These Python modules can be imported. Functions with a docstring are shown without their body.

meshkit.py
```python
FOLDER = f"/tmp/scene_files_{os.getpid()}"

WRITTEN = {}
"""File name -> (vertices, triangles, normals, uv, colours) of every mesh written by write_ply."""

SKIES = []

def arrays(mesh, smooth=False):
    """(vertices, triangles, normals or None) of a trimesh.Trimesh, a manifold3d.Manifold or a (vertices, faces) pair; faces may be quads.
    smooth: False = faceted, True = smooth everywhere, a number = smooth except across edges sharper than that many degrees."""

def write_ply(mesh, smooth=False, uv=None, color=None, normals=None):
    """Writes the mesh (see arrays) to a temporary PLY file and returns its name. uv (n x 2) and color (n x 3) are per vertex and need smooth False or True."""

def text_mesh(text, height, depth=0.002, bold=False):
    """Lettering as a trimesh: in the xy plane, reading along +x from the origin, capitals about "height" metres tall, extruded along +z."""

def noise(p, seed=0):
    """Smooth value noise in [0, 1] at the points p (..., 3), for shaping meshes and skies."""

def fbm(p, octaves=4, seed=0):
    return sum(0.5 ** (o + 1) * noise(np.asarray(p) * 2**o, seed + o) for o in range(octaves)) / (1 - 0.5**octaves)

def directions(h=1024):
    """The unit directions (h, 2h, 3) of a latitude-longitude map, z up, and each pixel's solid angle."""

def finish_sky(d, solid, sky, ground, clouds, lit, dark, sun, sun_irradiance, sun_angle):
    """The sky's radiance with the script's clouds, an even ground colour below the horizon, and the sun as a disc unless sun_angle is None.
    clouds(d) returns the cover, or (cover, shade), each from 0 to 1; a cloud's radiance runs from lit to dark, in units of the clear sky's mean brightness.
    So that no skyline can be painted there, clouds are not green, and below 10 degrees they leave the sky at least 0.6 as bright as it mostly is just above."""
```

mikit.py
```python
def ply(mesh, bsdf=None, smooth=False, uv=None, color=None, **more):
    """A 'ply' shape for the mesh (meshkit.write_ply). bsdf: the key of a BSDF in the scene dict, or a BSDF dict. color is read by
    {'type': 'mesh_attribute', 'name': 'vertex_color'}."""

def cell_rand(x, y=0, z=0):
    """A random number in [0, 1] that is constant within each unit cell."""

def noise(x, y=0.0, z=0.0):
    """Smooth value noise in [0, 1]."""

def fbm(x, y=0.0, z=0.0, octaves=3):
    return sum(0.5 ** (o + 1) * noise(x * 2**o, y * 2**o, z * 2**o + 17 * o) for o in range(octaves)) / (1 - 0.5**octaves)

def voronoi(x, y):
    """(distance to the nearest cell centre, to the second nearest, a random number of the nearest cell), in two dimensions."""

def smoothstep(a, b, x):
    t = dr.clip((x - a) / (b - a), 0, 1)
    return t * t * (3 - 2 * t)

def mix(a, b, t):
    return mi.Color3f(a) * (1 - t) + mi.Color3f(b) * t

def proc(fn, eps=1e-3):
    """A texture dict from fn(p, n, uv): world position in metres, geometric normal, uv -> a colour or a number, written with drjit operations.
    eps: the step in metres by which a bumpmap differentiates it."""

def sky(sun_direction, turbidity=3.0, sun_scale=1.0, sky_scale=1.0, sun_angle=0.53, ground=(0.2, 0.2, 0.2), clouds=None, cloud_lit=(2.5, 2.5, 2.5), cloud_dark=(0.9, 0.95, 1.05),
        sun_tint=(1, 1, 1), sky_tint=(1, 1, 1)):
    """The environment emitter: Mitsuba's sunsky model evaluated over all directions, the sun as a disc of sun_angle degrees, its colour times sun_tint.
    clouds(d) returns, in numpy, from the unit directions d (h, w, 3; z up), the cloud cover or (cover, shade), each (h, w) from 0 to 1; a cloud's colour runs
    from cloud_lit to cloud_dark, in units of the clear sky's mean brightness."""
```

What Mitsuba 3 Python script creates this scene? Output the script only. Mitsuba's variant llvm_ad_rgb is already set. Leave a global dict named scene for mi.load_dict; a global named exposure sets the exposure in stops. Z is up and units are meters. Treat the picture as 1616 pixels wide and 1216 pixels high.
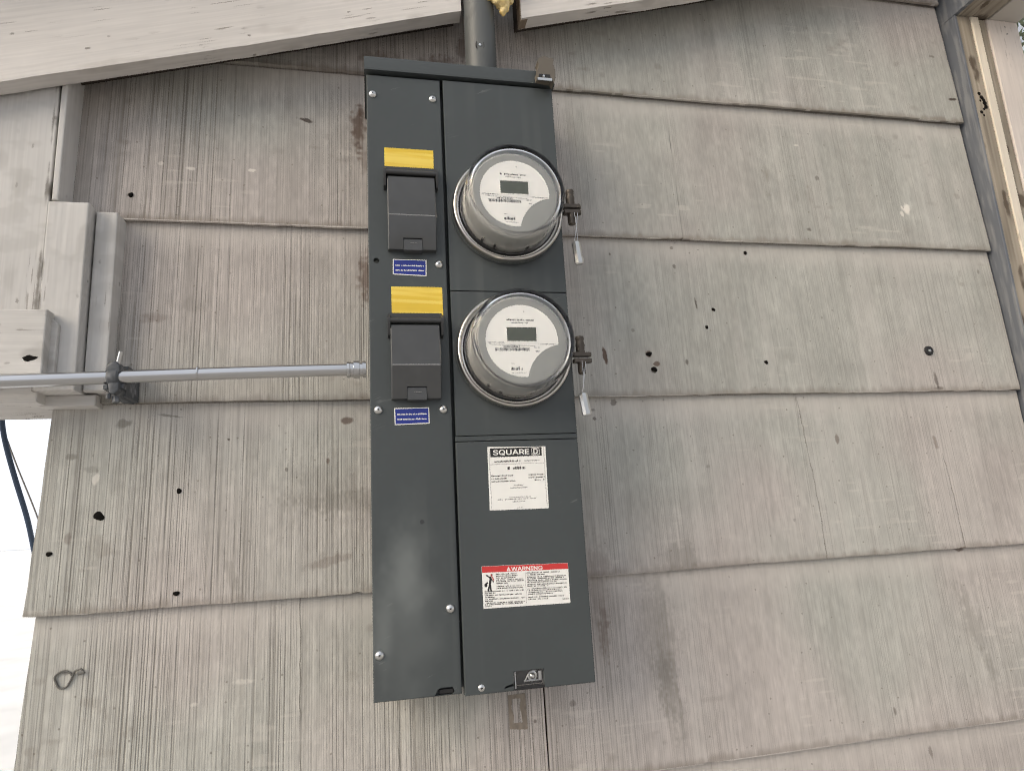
import math, random
import numpy as np
import trimesh, shapely
import drjit as dr
import mitsuba as mi
import mikit, meshkit
from mikit import noise, fbm, voronoi, smoothstep, mix, cell_rand, proc
from manifold3d import Manifold
from shapely.geometry import Polygon, Point, box as sbox

# ------------------------------------------------------------------ camera, sky, exposure
CAM = np.array([0.0, -1.06, 1.75])
YAW, PITCH, ROLL, FPX = 0.21362231, 0.20277408, -0.05540767, 1050.345
fw = np.array([math.sin(YAW) * math.cos(PITCH), math.cos(YAW) * math.cos(PITCH), math.sin(PITCH)])
rt = np.array([math.cos(YAW), -math.sin(YAW), 0.0])
up = np.cross(rt, fw)
RT = rt * math.cos(ROLL) + up * math.sin(ROLL)
UP = -rt * math.sin(ROLL) + up * math.cos(ROLL)
T = mi.ScalarTransform4f
scene, labels = {}, {}
scene['camera'] = {'type': 'perspective', 'fov': 2 * math.degrees(math.atan(808 / FPX)), 'fov_axis': 'x', 'near_clip': 0.02, 'far_clip': 9000.0,
                   'to_world': T().look_at(origin=CAM.tolist(), target=(CAM + fw).tolist(), up=UP.tolist())}
SUN = np.array([-0.80, -0.42, 0.46]) / np.linalg.norm([-0.80, -0.42, 0.46])
scene['sky'] = mikit.sky(SUN.tolist(), turbidity=4, sun_scale=0.42, sun_angle=42, clouds=lambda d: (1.0, np.clip(0.60 - 0.75 * (d @ np.array([-.99, .12, 0.05])), 0, 1)),
                         cloud_lit=(2.46, 2.54, 2.72), cloud_dark=(0.98, 1.03, 1.11), ground=(0.3, 0.29, 0.27), sun_tint=(0.89, 0.98, 1.15))
exposure = 2.6


def at(px, py, dep=0.0):
    """the point on the plane `dep` metres in front of the siding that the photograph's pixel shows"""
    q = (px - 808) / FPX * RT - (py - 608) / FPX * UP + fw
    t = (1.06 - dep) / q[1]
    return float(CAM[0] + q[0] * t), float(CAM[2] + q[2] * t)


# ------------------------------------------------------------------ helpers
def numbered(key):
    if key not in scene and key not in HEADS:
        return key
    i = 1
    while f'{key}_{i:03d}' in scene or f'{key}_{i:03d}' in HEADS:
        i += 1
    return f'{key}_{i:03d}'


HEADS = set()


def thing(name, label, cat, group=None):
    key = numbered(name)
    HEADS.add(key)
    labels[key] = {'label': label, 'category': cat}
    if group:
        labels[key]['group'] = group
    return key


def add(name, mesh, bsdf, parent=None, smooth=False, label=None, kind=None, **more):
    key = numbered(parent + '__' + name if parent else name)
    scene[key] = mikit.ply(mesh, bsdf, smooth=smooth, **more)
    if label:
        labels[key] = {'label': label}
    if kind:
        labels.setdefault(key, {})['kind'] = kind
    return key


def one(name, mesh, bsdf, label, cat, smooth=False, group=None):
    key = add(name, mesh, bsdf, None, smooth)
    labels[key] = {'label': label, 'category': cat}
    if group:
        labels[key]['group'] = group
    return key


def tm(m):
    if isinstance(m, Manifold):
        k = m.to_mesh()
        return trimesh.Trimesh(k.vert_properties[:, :3], k.tri_verts, process=False)
    return m


def cat(*ms):
    return trimesh.util.concatenate([tm(m) for m in ms])


def face_out(m, x=0.0, z=0.0, dep=0.0):
    """xy-plane mesh that rises along +z -> stands on the wall, rising out of it"""
    m = tm(m).copy()
    v = m.vertices
    m.vertices = np.stack([v[:, 0] + x, -(v[:, 2] + dep), v[:, 1] + z], 1)
    return m


def prism(poly, d0, d1):
    poly = poly if hasattr(poly, 'exterior') else Polygon(poly)
    return face_out(trimesh.creation.extrude_polygon(poly, d1 - d0, engine='earcut'), dep=d0)


def bev(poly, d0, d1, c=0.0012):
    """convex outline (x, z) standing from depth d0 to d1 with a rounded front edge, as a Manifold"""
    P = Polygon(poly) if not hasattr(poly, 'exterior') else poly
    pts = []
    for ins, d in ((0, d0), (0, d1 - c), (c * 0.3, d1 - c * 0.3), (c, d1)):
        q = P if ins == 0 else P.buffer(-ins, join_style=2)
        pts += [(x, -d, z) for x, z in list(q.exterior.coords)[:-1]]
    return Manifold.hull_points(np.array(pts))


def rect(x0, x1, z0, z1):
    return [(x0, z0), (x1, z0), (x1, z1), (x0, z1)]


def bbox(x0, x1, z0, z1, d0, d1, c=0.0012):
    return bev(rect(x0, x1, z0, z1), d0, d1, c)


def lathe(profile, x, z, sections=64, dep=0.0):
    """profile of (radius, depth); turned round an axis that leaves the wall at (x, z)"""
    m = trimesh.creation.revolve(np.array(profile), sections=sections)
    if m.volume < 0:
        m.invert()
    return face_out(m, x, z, dep)


def tube(pts, r, sides=12, closed_ends=True):
    p = np.asarray(pts, float)
    r = np.broadcast_to(np.asarray(r, float), (len(p),))
    t = np.gradient(p, axis=0)
    t /= np.linalg.norm(t, axis=1, keepdims=True)
    a = np.cross(t[0], [0, 0, 1.0] if abs(t[0][2]) < 0.9 else [1.0, 0, 0])
    V = []
    for i in range(len(p)):
        a = a - t[i] * (a @ t[i])
        a /= np.linalg.norm(a)
        b = np.cross(t[i], a)
        g = np.arange(sides) * 2 * np.pi / sides
        V.append(p[i] + r[i] * (np.cos(g)[:, None] * a + np.sin(g)[:, None] * b))
    V = np.vstack(V + [p[:1], p[-1:]])
    F = []
    n = len(p)
    for i in range(n - 1):
        for j in range(sides):
            k = (j + 1) % sides
            F += [[i * sides + j, i * sides + k, (i + 1) * sides + k], [i * sides + j, (i + 1) * sides + k, (i + 1) * sides + j]]
    for j in range(sides):
        k = (j + 1) % sides
        F += [[n * sides, k, j], [n * sides + 1, (n - 1) * sides + j, (n - 1) * sides + k]]
    m = trimesh.Trimesh(V, F, process=False)
    if m.volume < 0:
        m.invert()
    return m


def spline(pts, n=40):
    from scipy.interpolate import CubicSpline
    p = np.asarray(pts, float)
    s = np.r_[0, np.cumsum(np.linalg.norm(np.diff(p, axis=0), axis=1))]
    return CubicSpline(s, p)(np.linspace(0, s[-1], n))


def quads(rects, dep):
    """flat print: rectangles (x0, x1, z0, z1) facing out at depth dep"""
    V, F = [], []
    for x0, x1, z0, z1 in rects:
        b = len(V)
        V += [(x0, -dep, z0), (x1, -dep, z0), (x1, -dep, z1), (x0, -dep, z1)]
        F += [(b, b + 1, b + 2), (b, b + 2, b + 3)]
    return trimesh.Trimesh(V, F, process=False)


def dashes(x0, x1, z, h, rng, skew=0.0, density=0.93):
    """a line of print too small to read: uneven little strokes"""
    out, x = [], x0
    while x < x1:
        w = rng.uniform(0.3, 0.8) * h
        hh = h * rng.uniform(0.6, 1.0)
        zz = z + skew * (x - x0)
        if rng.random() < density:
            out.append((x, min(x + w, x1), zz - h / 2, zz - h / 2 + hh))
        x += w + h * rng.choice([0.08, 0.12, 0.15, 0.18, 0.2, 0.5])
    return out


def rgb(r, g, b):
    return {'type': 'rgb', 'value': [r, g, b]}


# ------------------------------------------------------------------ materials
E_ROW = 0.2936
Z_J3 = 1.9528                       # height of the joint nearest eye level


def px_spot(px, py, rx, ry, strength, ang=0.0, col=(0.055, 0.04, 0.032)):
    x, z = at(px, py)
    s = 0.00103
    return (x, z, rx * s, ry * s, strength, ang, col)


BROWN, BLACK, GREY = (0.10, 0.062, 0.045), (0.028, 0.024, 0.02), (0.15, 0.14, 0.12)
SPOTS = [px_spot(*a) for a in (
    (482, 186, 12, 3.5, .85, -.25), (206, 307, 5, 3.5, .7), (566, 196, 9, 36, .8, 0, BROWN), (570, 172, 5, 12, .6, .2, BROWN), (574, 440, 8, 34, .7, 0, BROWN), (576, 250, 7, 22, .35, 0, BROWN),
    (76, 874, 3.5, 3, .8), (278, 936, 4, 3, .8), (192, 667, 9, 6, .6, .2, GREY), (110, 720, 6, 5, .5, 0, GREY), (140, 740, 9, 5, .3, 0, GREY), (548, 662, 9, 5, .75, 0, BROWN), (264, 654, 14, 1.5, .6, -.15, GREY),
    (517, 726, 2.5, 4, .7, 0, BROWN), (359, 692, 2, 2, .8), (451, 740, 2, 3, .5), (545, 790, 60, 14, .3, 0, GREY), (500, 770, 40, 40, .22, 0, GREY), (365, 910, 6, 26, .25, .3, GREY), (520, 885, 34, 6, .3, .2, BROWN),
    (955, 560, 3.5, 12, .9, .12, BROWN), (1025, 558, 5, 5.5, .9, 0, BROWN), (1037, 574, 6, 4, .8, .2, BROWN), (1033, 584, 5, 5, .95, 0, BLACK), (1085, 571, 3, 5, .6), (1067, 417, 3, 5, .55), (1101, 478, 1.8, 9, .7, .1), (1128, 487, 3, 3, .75),
    (1117, 515, 2.6, 3, .85), (1210, 571, 3.6, 3.4, .85), (1180, 396, 3.4, 3.4, .75), (1063, 388, 3, 3, .5), (965, 398, 2, 3, .6), (971, 633, 4, 5, .55), (941, 659, 3, 2.5, .6), (938, 645, 4, 2, .5), (1325, 691, 3, 7, .55, 0, BROWN), (1481, 697, 4, 11, .4, .2, BROWN), (1478, 600, 4, 12, .6, .1),
    (1482, 612, 9, 3, .5), (1521, 866, 10, 4, .7, 0, BROWN), (1300, 500, 2, 3, .3), (1505, 156, 11, 3, .9, .1), (1474, 86, 7, 3, .45), (1293, 279, 5, 5, .45), (1277, 362, 5, 4, .6), (1549, 426, 3, 6, .4), (1045, 1010, 26, 75, .27, .12, GREY), (1075, 880, 24, 20, .3, 0, GREY), (1060, 1090, 14, 60, .35, .1, GREY),
    (1540, 980, 14, 50, .3, .25, GREY), (1565, 1050, 8, 24, .28, .2, GREY), (955, 1000, 8, 34, .35, 0, BROWN), (945, 930, 14, 60, .25, 0, BROWN), (1413, 1122, 3, 6, .5), (1475, 1188, 3, 9, .45, .1), (690, 100, 30, 14, .55, .2, BROWN), (600, 90, 26, 10, .4, .1, BROWN), (730, 75, 10, 20, .5, 0, BROWN),  # tall brown ovals beside the panel's right edge paint its shadow
    (650, 1080, 40, 4, .25, 0, GREY), (905, 1110, 5, 4, .4), (845, 1138, 2.5, 2.5, .6), (300, 480, 26, 10, .22, 0, GREY), (240, 500, 16, 8, .3, 0, BROWN), (180, 750, 7, 26, .18, 0, GREY), (105, 850, 4, 7, .4, 0, BROWN), (345, 1000, 3, 30, .2, 0, GREY), (1000, 520, 3, 3, .4), (1120, 735, 4, 3, .3), (1255, 820, 3, 3, .3),
    (100, 1062, 4, 3, .5, 0, GREY))]
CHIPS = [px_spot(*a) for a in ((1432, 328, 8, 8, .8), (1425, 336, 4, 5, .6), (300, 264, 6, 3, .55), (397, 267, 6, 2.4, .6), (252, 256, 4, 3, .35), (385, 1076, 12, 3.5, .3), (1260, 226, 5, 2, .4), (305, 1112, 5, 3, .3), (148, 755, 5, 6, .5))]
CRACKS = [[at(*q) for q in c] for c in ([(1262, 625), (1275, 690), (1288, 760), (1298, 822), (1305, 880)], [(1492, 715), (1505, 770), (1517, 830), (1524, 866)], [(627, 1100), (630, 1216)], [(473, 945), (474, 1216)])]


def spots_mask(x, z, spots, w):
    res = []
    for (sx, sz, rx, rz, st, an, c) in spots:
        ca, sa = math.cos(an), math.sin(an)
        u, v = (x - sx) * ca + (z - sz) * sa, -(x - sx) * sa + (z - sz) * ca
        d = dr.sqrt(dr.square(u / rx) + dr.square(v / rz))
        soft = 0.55 if min(rx, rz) < 0.008 else 0.95
        res.append((smoothstep(1.0 + soft * .6, 1.0 - soft * .6, d + w * (0.8 if soft < .9 else 1.3)) * st, c))
    return res


def comb(x, z, row, pitch, width, k):
    """one set of combed lines: every line its own place, width and depth, fading in and out down the sheet"""
    u = x / pitch + k * 17.3
    i = dr.floor(u)
    r1, r2, r3 = cell_rand(i, row, k), cell_rand(i, row, k + 20), cell_rand(i, row, k + 40)
    d = dr.abs(u - i - (.3 + .4 * r1) - .05 * noise(z * 25, i)) * pitch
    w = width * (.55 + .9 * r2)
    along = smoothstep(.15, .6, noise(z * (9 + 12 * r3), i + row * 7.7, k))
    return smoothstep(w, w * .35, d) * (.25 + .75 * r3) * (.35 + .65 * along)


def grooves(x, z, row):
    band = .45 + .85 * noise(x * 21 + 3, z * 1.1 + row * 3.3)
    return dr.clip((comb(x, z, row, .0034, .00085, 1) * .75 + comb(x, z, row, .0073, .0012, 2) * 1.0 + comb(x, z, row, .0047, .0008, 3) * .4) * band, 0, 1)


def left_side(x, z):
    patch = fbm(x * 3.1 + 4, z * 2.3)
    return dr.clip(1.0 - smoothstep(.18, .5, x) * (.62 + .5 * patch), 0, 1) * smoothstep(.12, .5, fbm(x * 4.3 + 40, z * 3.1) + .15)


def siding_colour(p, n, uv):
    x, z = p.x, p.z
    t = (z - Z_J3) / E_ROW + 20.0
    row = dr.floor(t)
    h = t - row
    A = left_side(x, z)
    g = grooves(x, z, row)
    lift = 1 + .08 * A
    big = fbm(x * 2.7 + 1.7, z * 3.1 + 3)
    mid = fbm(x * 11 + row * 9, z * 9)
    fine = noise(x * 330, z * 90)
    col = mix((.408, .374, .352), (.384, .381, .350), smoothstep(.35, .68, big))
    col = col * lift * (0.93 + .16 * mid + .12 * (fine - .5) + .08 * (cell_rand(row, 4) - .5))
    col = col * (.91 + .18 * fbm(x * 24 + 5, z * 22)) * (.94 + .12 * noise(x * 170, z * 70))
    strip = fbm(x * 150 + row * 13, z * 5.1) - .5
    col = col * (1 + (.17 + .2 * A) * strip)
    tall = smoothstep(.60, .82, noise(x * 15 + row * 2.7 + .5 * z, z * 1.1 + row)) * (1 - .75 * A)
    col = mix(col, (.50, .475, .445), tall * .26)
    # pale soft runs, mostly on the right hand sheets
    run = smoothstep(.55, .86, noise(x * 34 + row * 5 + .8 * z, z * 1.6)) * (1 - .6 * A)
    col = mix(col, (.56, .53, .495), run * .22)
    run2 = smoothstep(.55, .9, noise(x * 70 + row * 3, z * 2.6 + 9))
    col = mix(col, (.26, .24, .215), run2 * (.10 + .08 * A))
    # ground in vertical scoring
    col = mix(col, (.150, .137, .122), g * (.20 + .54 * A))
    # scuffs across the sheet
    sc = smoothstep(.74, .92, noise(x * 26 + 5, z * 150)) * smoothstep(.5, .7, fbm(x * 7, z * 7 + 20))
    col = mix(col, (.62, .58, .53), sc * .22)
    sd = smoothstep(.66, .86, fbm(x * 34 + 70, z * 46)) * smoothstep(.50, .72, fbm(x * 5 + 9, z * 5 + 31))
    col = mix(col, (.20, .175, .15), sd * .35)
    # cleaner band under each lap, dirt along each lower edge
    col = mix(col, (.56, .525, .49), smoothstep(.80, .97, h + .06 * (mid - .5)) * .42)
    col = mix(col, (.19, .16, .135), smoothstep(.045, .0, h + .03 * (noise(x * 130, row) - .5)) * (.25 + .5 * fbm(x * 9, row)))
    d1, d2, w3 = voronoi(x * 46 + row * 3, z * 46)
    col = mix(col, (.13, .11, .09), smoothstep(.09, .04, d1) * smoothstep(.88, .96, w3) * .55)
    w = (noise(x * 240, z * 200) - .5) * .6 + (noise(x * 90, z * 90) - .5) * .4 + (noise(x * 210, z * 16) - .5) * .6
    for m, c in spots_mask(x, z, SPOTS, w):
        col = mix(col, c, m)
    for m, c in spots_mask(x, z, CHIPS, w):
        col = mix(col, (.74, .70, .64), m)
    for c in CRACKS:
        for (x0, z0), (x1, z1) in zip(c[:-1], c[1:]):
            s = dr.clip((z - z0) / (z1 - z0), 0, 1)
            d = dr.abs(x - (x0 + (x1 - x0) * s + .002 * (noise(z * 90) - .5))) + dr.maximum(dr.abs(z - (z0 + (z1 - z0) * s)) - .0005, 0)
            col = mix(col, (.07, .06, .05), smoothstep(.0014, .0003, d) * (.25 + .5 * noise(z * 60, 3)))
    return col


def siding_height(p, n, uv):
    t = (p.z - Z_J3) / E_ROW + 20.0
    row = dr.floor(t)
    return -grooves(p.x, p.z, row) * (.3 + .7 * left_side(p.x, p.z)) * .0006 + noise(p.x * 260, p.z * 130) * .00025


def rough(base, r, spec=0.4, bump=None, scale=1.0, metallic=0.0, eps=1e-3, **more):
    d = {'type': 'principled', 'base_color': base if isinstance(base, dict) else rgb(*base), 'roughness': r, 'specular': spec, **more}
    if metallic:
        d['metallic'] = metallic
        d.pop('specular')
    if bump:
        d = {'type': 'bumpmap', 'arbitrary': proc(bump, eps), 'scale': scale, 'bsdf': d}
    return {'type': 'twosided', 'bsdf': d}


scene['m_siding'] = rough(proc(siding_colour), .85, .25, siding_height, 1.0, eps=4e-4)


def paint_wood(base, dark, along, dirt=.5):
    """old white paint on wood; `along` picks the grain direction"""
    def f(p, n, uv):
        u, v = along(p)
        grain = noise(u * 9, v * 260) * .5 + noise(u * 22, v * 620) * .5
        blot = fbm(u * 7 + 3, v * 9)
        col = mi.Color3f(base) * (.86 + .14 * grain + .24 * (blot - .5))
        col = mix(col, dark, smoothstep(.62, .80, fbm(u * 16 + 9, v * 34 + 4)) * dirt * .5)
        ck = smoothstep(.80, .90, noise(u * 30 + 50, v * 420)) * smoothstep(.58, .74, fbm(u * 10 + 80, v * 18))
        col = mix(col, (.13, .105, .085), ck * dirt)
        d1, d2, w3 = voronoi(u * 30, v * 55)
        col = mix(col, (.08, .065, .05), smoothstep(.13, .05, d1 + .1 * (noise(u * 300, v * 300) - .5)) * smoothstep(.93, .97, w3) * dirt)
        return col
    return f


SL = math.atan(.293)
def grimy(base, dark, along, dirt):
    f0 = paint_wood(base, dark, along, dirt)

    def f(p, n, uv):
        col = f0(p, n, uv)
        w = fbm(p.x * 140, p.z * 60) * .6 + noise(p.x * 50, p.z * 34) * .55
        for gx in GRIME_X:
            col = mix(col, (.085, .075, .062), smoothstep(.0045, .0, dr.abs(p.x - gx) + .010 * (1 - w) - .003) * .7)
        lump = smoothstep(.56, .72, fbm(p.x * 26 + 8, p.z * 44)) * smoothstep(1.95, 2.2, p.z)
        return mix(col, (.40, .39, .37), lump * .4)
    return f


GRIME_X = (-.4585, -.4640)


def along_rake(p):
    return p.x * math.cos(SL) + p.z * math.sin(SL), -p.x * math.sin(SL) + p.z * math.cos(SL) + p.y * .7
def along_z(p):
    return p.z, p.x + p.y * .7
def along_x(p):
    return p.x, p.z + p.y * .7
def along_y(p):
    return p.y, p.x + p.z * .7


def wood_bump(al):
    def f(p, n, uv):
        u, v = al(p)
        return noise(u * 12, v * 300) * .0003 + fbm(u * 25, v * 60) * .0006
    return f


scene['m_rake'] = rough(proc(paint_wood((.60, .572, .545), (.34, .31, .28), along_rake, .65)), .6, .35, wood_bump(along_rake), eps=5e-4)
scene['m_trim'] = rough(proc(grimy((.56, .547, .53), (.30, .285, .265), along_z, .5)), .65, .3, wood_bump(along_z), eps=5e-4)
scene['m_trim_x'] = rough(proc(paint_wood((.56, .545, .525), (.25, .235, .215), along_x, .95)), .65, .3, wood_bump(along_x), eps=5e-4)
scene['m_white'] = rough(proc(paint_wood((.66, .60, .555), (.45, .40, .35), along_z, .35)), .6, .3, wood_bump(along_z), eps=5e-4)
scene['m_cream'] = rough(proc(paint_wood((.72, .655, .55), (.5, .43, .34), along_z, .3)), .6, .3)


def bare_wood(base, al):
    def f(p, n, uv):
        u, v = al(p)
        col = mi.Color3f(base) * (.65 + .5 * noise(u * 8, v * 220) + .35 * (fbm(u * 10, v * 26) - .5))
        col = mix(col, (.07, .05, .035), smoothstep(.60, .74, fbm(u * 17 + 30, v * 40 + 8)) * .8)
        return col
    return f


scene['m_tan'] = rough(proc(bare_wood((.315, .275, .222), along_z)), .8, .2, wood_bump(along_z), eps=5e-4)
scene['m_soffit'] = rough(proc(bare_wood((.30, .265, .22), along_y)), .8, .2)
scene['m_shade_strip'] = rough((.055, .045, .038), .9, .1)
scene['m_panel_grey'] = rough((.42, .395, .36), .7, .3)
scene['m_rawend'] = rough(proc(bare_wood((.24, .19, .145), along_y)), .85, .2)


def blue_edge(p, n, uv):
    return mix((.115, .125, .145), (.19, .195, .205), smoothstep(.45, .8, fbm(p.z * 14, p.y * 120 + p.x * 60)))


scene['m_blue_edge'] = rough(proc(blue_edge), .55, .4)


def steel_paint(p, n, uv):
    x, z = p.x, p.z
    dust = fbm(x * 9 + 2, z * 7)
    col = mi.Color3f(.052, .060, .0625) * (.92 + .2 * dust + .05 * noise(x * 600, z * 600))
    w = (fbm(x * 40, z * 30) - .5) * .7
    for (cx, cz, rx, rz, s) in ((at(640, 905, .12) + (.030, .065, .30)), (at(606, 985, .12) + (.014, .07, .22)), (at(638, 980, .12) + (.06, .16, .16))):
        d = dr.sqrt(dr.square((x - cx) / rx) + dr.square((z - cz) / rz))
        col = mix(col, (.27, .29, .285), smoothstep(1.25, .0, d + w) * s)  # pale ovals paint blurred reflections into the cover colour
    runs = smoothstep(.62, .85, noise(x * 85, z * 1.3 + 3)) * smoothstep(.35, .75, fbm(x * 6 + 2, z * 4 + 9))
    col = mix(col, (.16, .165, .16), runs * .16)
    scr = smoothstep(.86, .95, noise(x * 40 + z * 20, z * 420 - x * 160)) * smoothstep(.6, .75, fbm(x * 14 + 60, z * 14))
    col = mix(col, (.22, .225, .22), scr * .30)
    sx, sz = at(666, 823, .12)
    col = mix(col, (.02, .02, .025), smoothstep(.004, .002, dr.sqrt(dr.square(x - sx) + dr.square(z - sz))) * .7)
    return col


def paint_rough(p, n, uv):
    return .36 + .16 * fbm(p.x * 8, p.z * 8 + 5)


def orange_peel(p, n, uv):
    return noise(p.x * 420, p.z * 420, p.y * 420) * .00002 + fbm(p.x * 3, p.z * 3) * .0016


scene['m_steel'] = rough(proc(steel_paint), proc(paint_rough), .38, orange_peel, 1.0, eps=1e-3)
scene['m_steel_plain'] = rough((.050, .058, .0605), .42, .5)
scene['m_pvc'] = rough(proc(lambda p, n, uv: mi.Color3f(.078, .083, .083) * (.7 + .55 * fbm(p.x * 22, p.z * 12, p.y * 22)) * (1 - .5 * smoothstep(.6, .75, fbm(p.x * 40 + 3, p.z * 16)))), .45, .45)
scene['m_black'] = rough((.016, .016, .017), .55, .4)
scene['m_dark_plastic'] = rough((.034, .035, .037), .38, .5)
scene['m_flap'] = rough(proc(lambda p, n, uv: mi.Color3f(.052, .054, .056) * (.9 + .2 * fbm(p.x * 60, p.z * 60))), .28, .55)
scene['m_ridge_highlight'] = rough((.20, .205, .21), .18, .6)
scene['m_glue'] = rough(proc(lambda p, n, uv: mi.Color3f(.235, .20, .165) * (.7 + .6 * fbm(p.x * 200, p.z * 120))), .6, .3)
scene['m_hole'] = rough((.008, .007, .006), .9, .1)


def brushed(p, n, uv):
    return .09 + .13 * noise(p.x * 30, p.z * 900, p.y * 900)


scene['m_zinc'] = rough((.53, .535, .545), proc(brushed), metallic=1.0)
scene['m_chrome'] = rough((.68, .68, .67), .22, metallic=1.0)
scene['m_ring'] = rough((.58, .555, .52), .24, metallic=1.0)
scene['m_tag'] = rough((.62, .62, .61), .22, metallic=1.0)
scene['m_lock'] = rough(proc(lambda p, n, uv: mi.Color3f(.085, .072, .060) * (.6 + .9 * fbm(p.x * 120, p.z * 120, p.y * 120))), .42, metallic=.55)
scene['m_clip'] = rough((.11, .095, .076), .5, .5)
scene['m_strap'] = rough(proc(lambda p, n, uv: mix((.055, .061, .070), (.22, .225, .24), smoothstep(.52, .85, fbm(p.x * 60, p.z * 60, p.y * 60)))), .5, .5)
scene['m_cable'] = rough((.08, .12, .19), .5, .4)
scene['m_wire'] = rough((.45, .44, .42), .5, .4)


def foam_colour(p, n, uv):
    return mix((.66, .46, .15), (.86, .72, .40), fbm(p.x * 70, p.z * 70, p.y * 70))


scene['m_foam'] = rough(proc(foam_colour), .45, .5)


def yellow(p, n, uv):
    s = fbm(p.x * 6, p.z * 180 + p.x * 6)
    return mix((.66, .455, .038), (.76, .57, .10), smoothstep(.35, .7, s))


scene['m_yellow'] = rough(proc(yellow), .45, .5)
scene['m_blue'] = rough((.010, .022, .20), .35, .5)
scene['m_print_white'] = rough((.78, .77, .74), .5, .4)
scene['m_paper'] = rough(proc(lambda p, n, uv: mi.Color3f(.77, .765, .735) * (.95 + .1 * fbm(p.x * 30, p.z * 30))), .45, .45)
scene['m_ink'] = rough((.018, .018, .018), .5, .4)
scene['m_ink_soft'] = rough((.19, .19, .19), .6, .3)
scene['m_red'] = rough((.52, .035, .035), .42, .5)
scene['m_meter_white'] = rough((.80, .785, .74), .5, .4)
scene['m_meter_grey'] = rough((.265, .268, .250), .5, .4)
scene['m_meter_barrel'] = rough((.30, .30, .283), .5, .4)
scene['m_lcd'] = rough((.062, .070, .050), .5, .2)
scene['m_glass'] = {'type': 'dielectric', 'int_ior': 1.42, 'ext_ior': 1.0}
scene['m_window'] = {'type': 'thindielectric', 'int_ior': 1.45}


def concrete(p, n, uv):
    return mix((.36, .345, .325), (.64, .63, .61), smoothstep(.3, .9, p.y + .12 * (fbm(p.x * 4, p.y * 4) - .5))) * (.85 + .3 * fbm(p.x * 1.5, p.y * 1.5))


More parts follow.
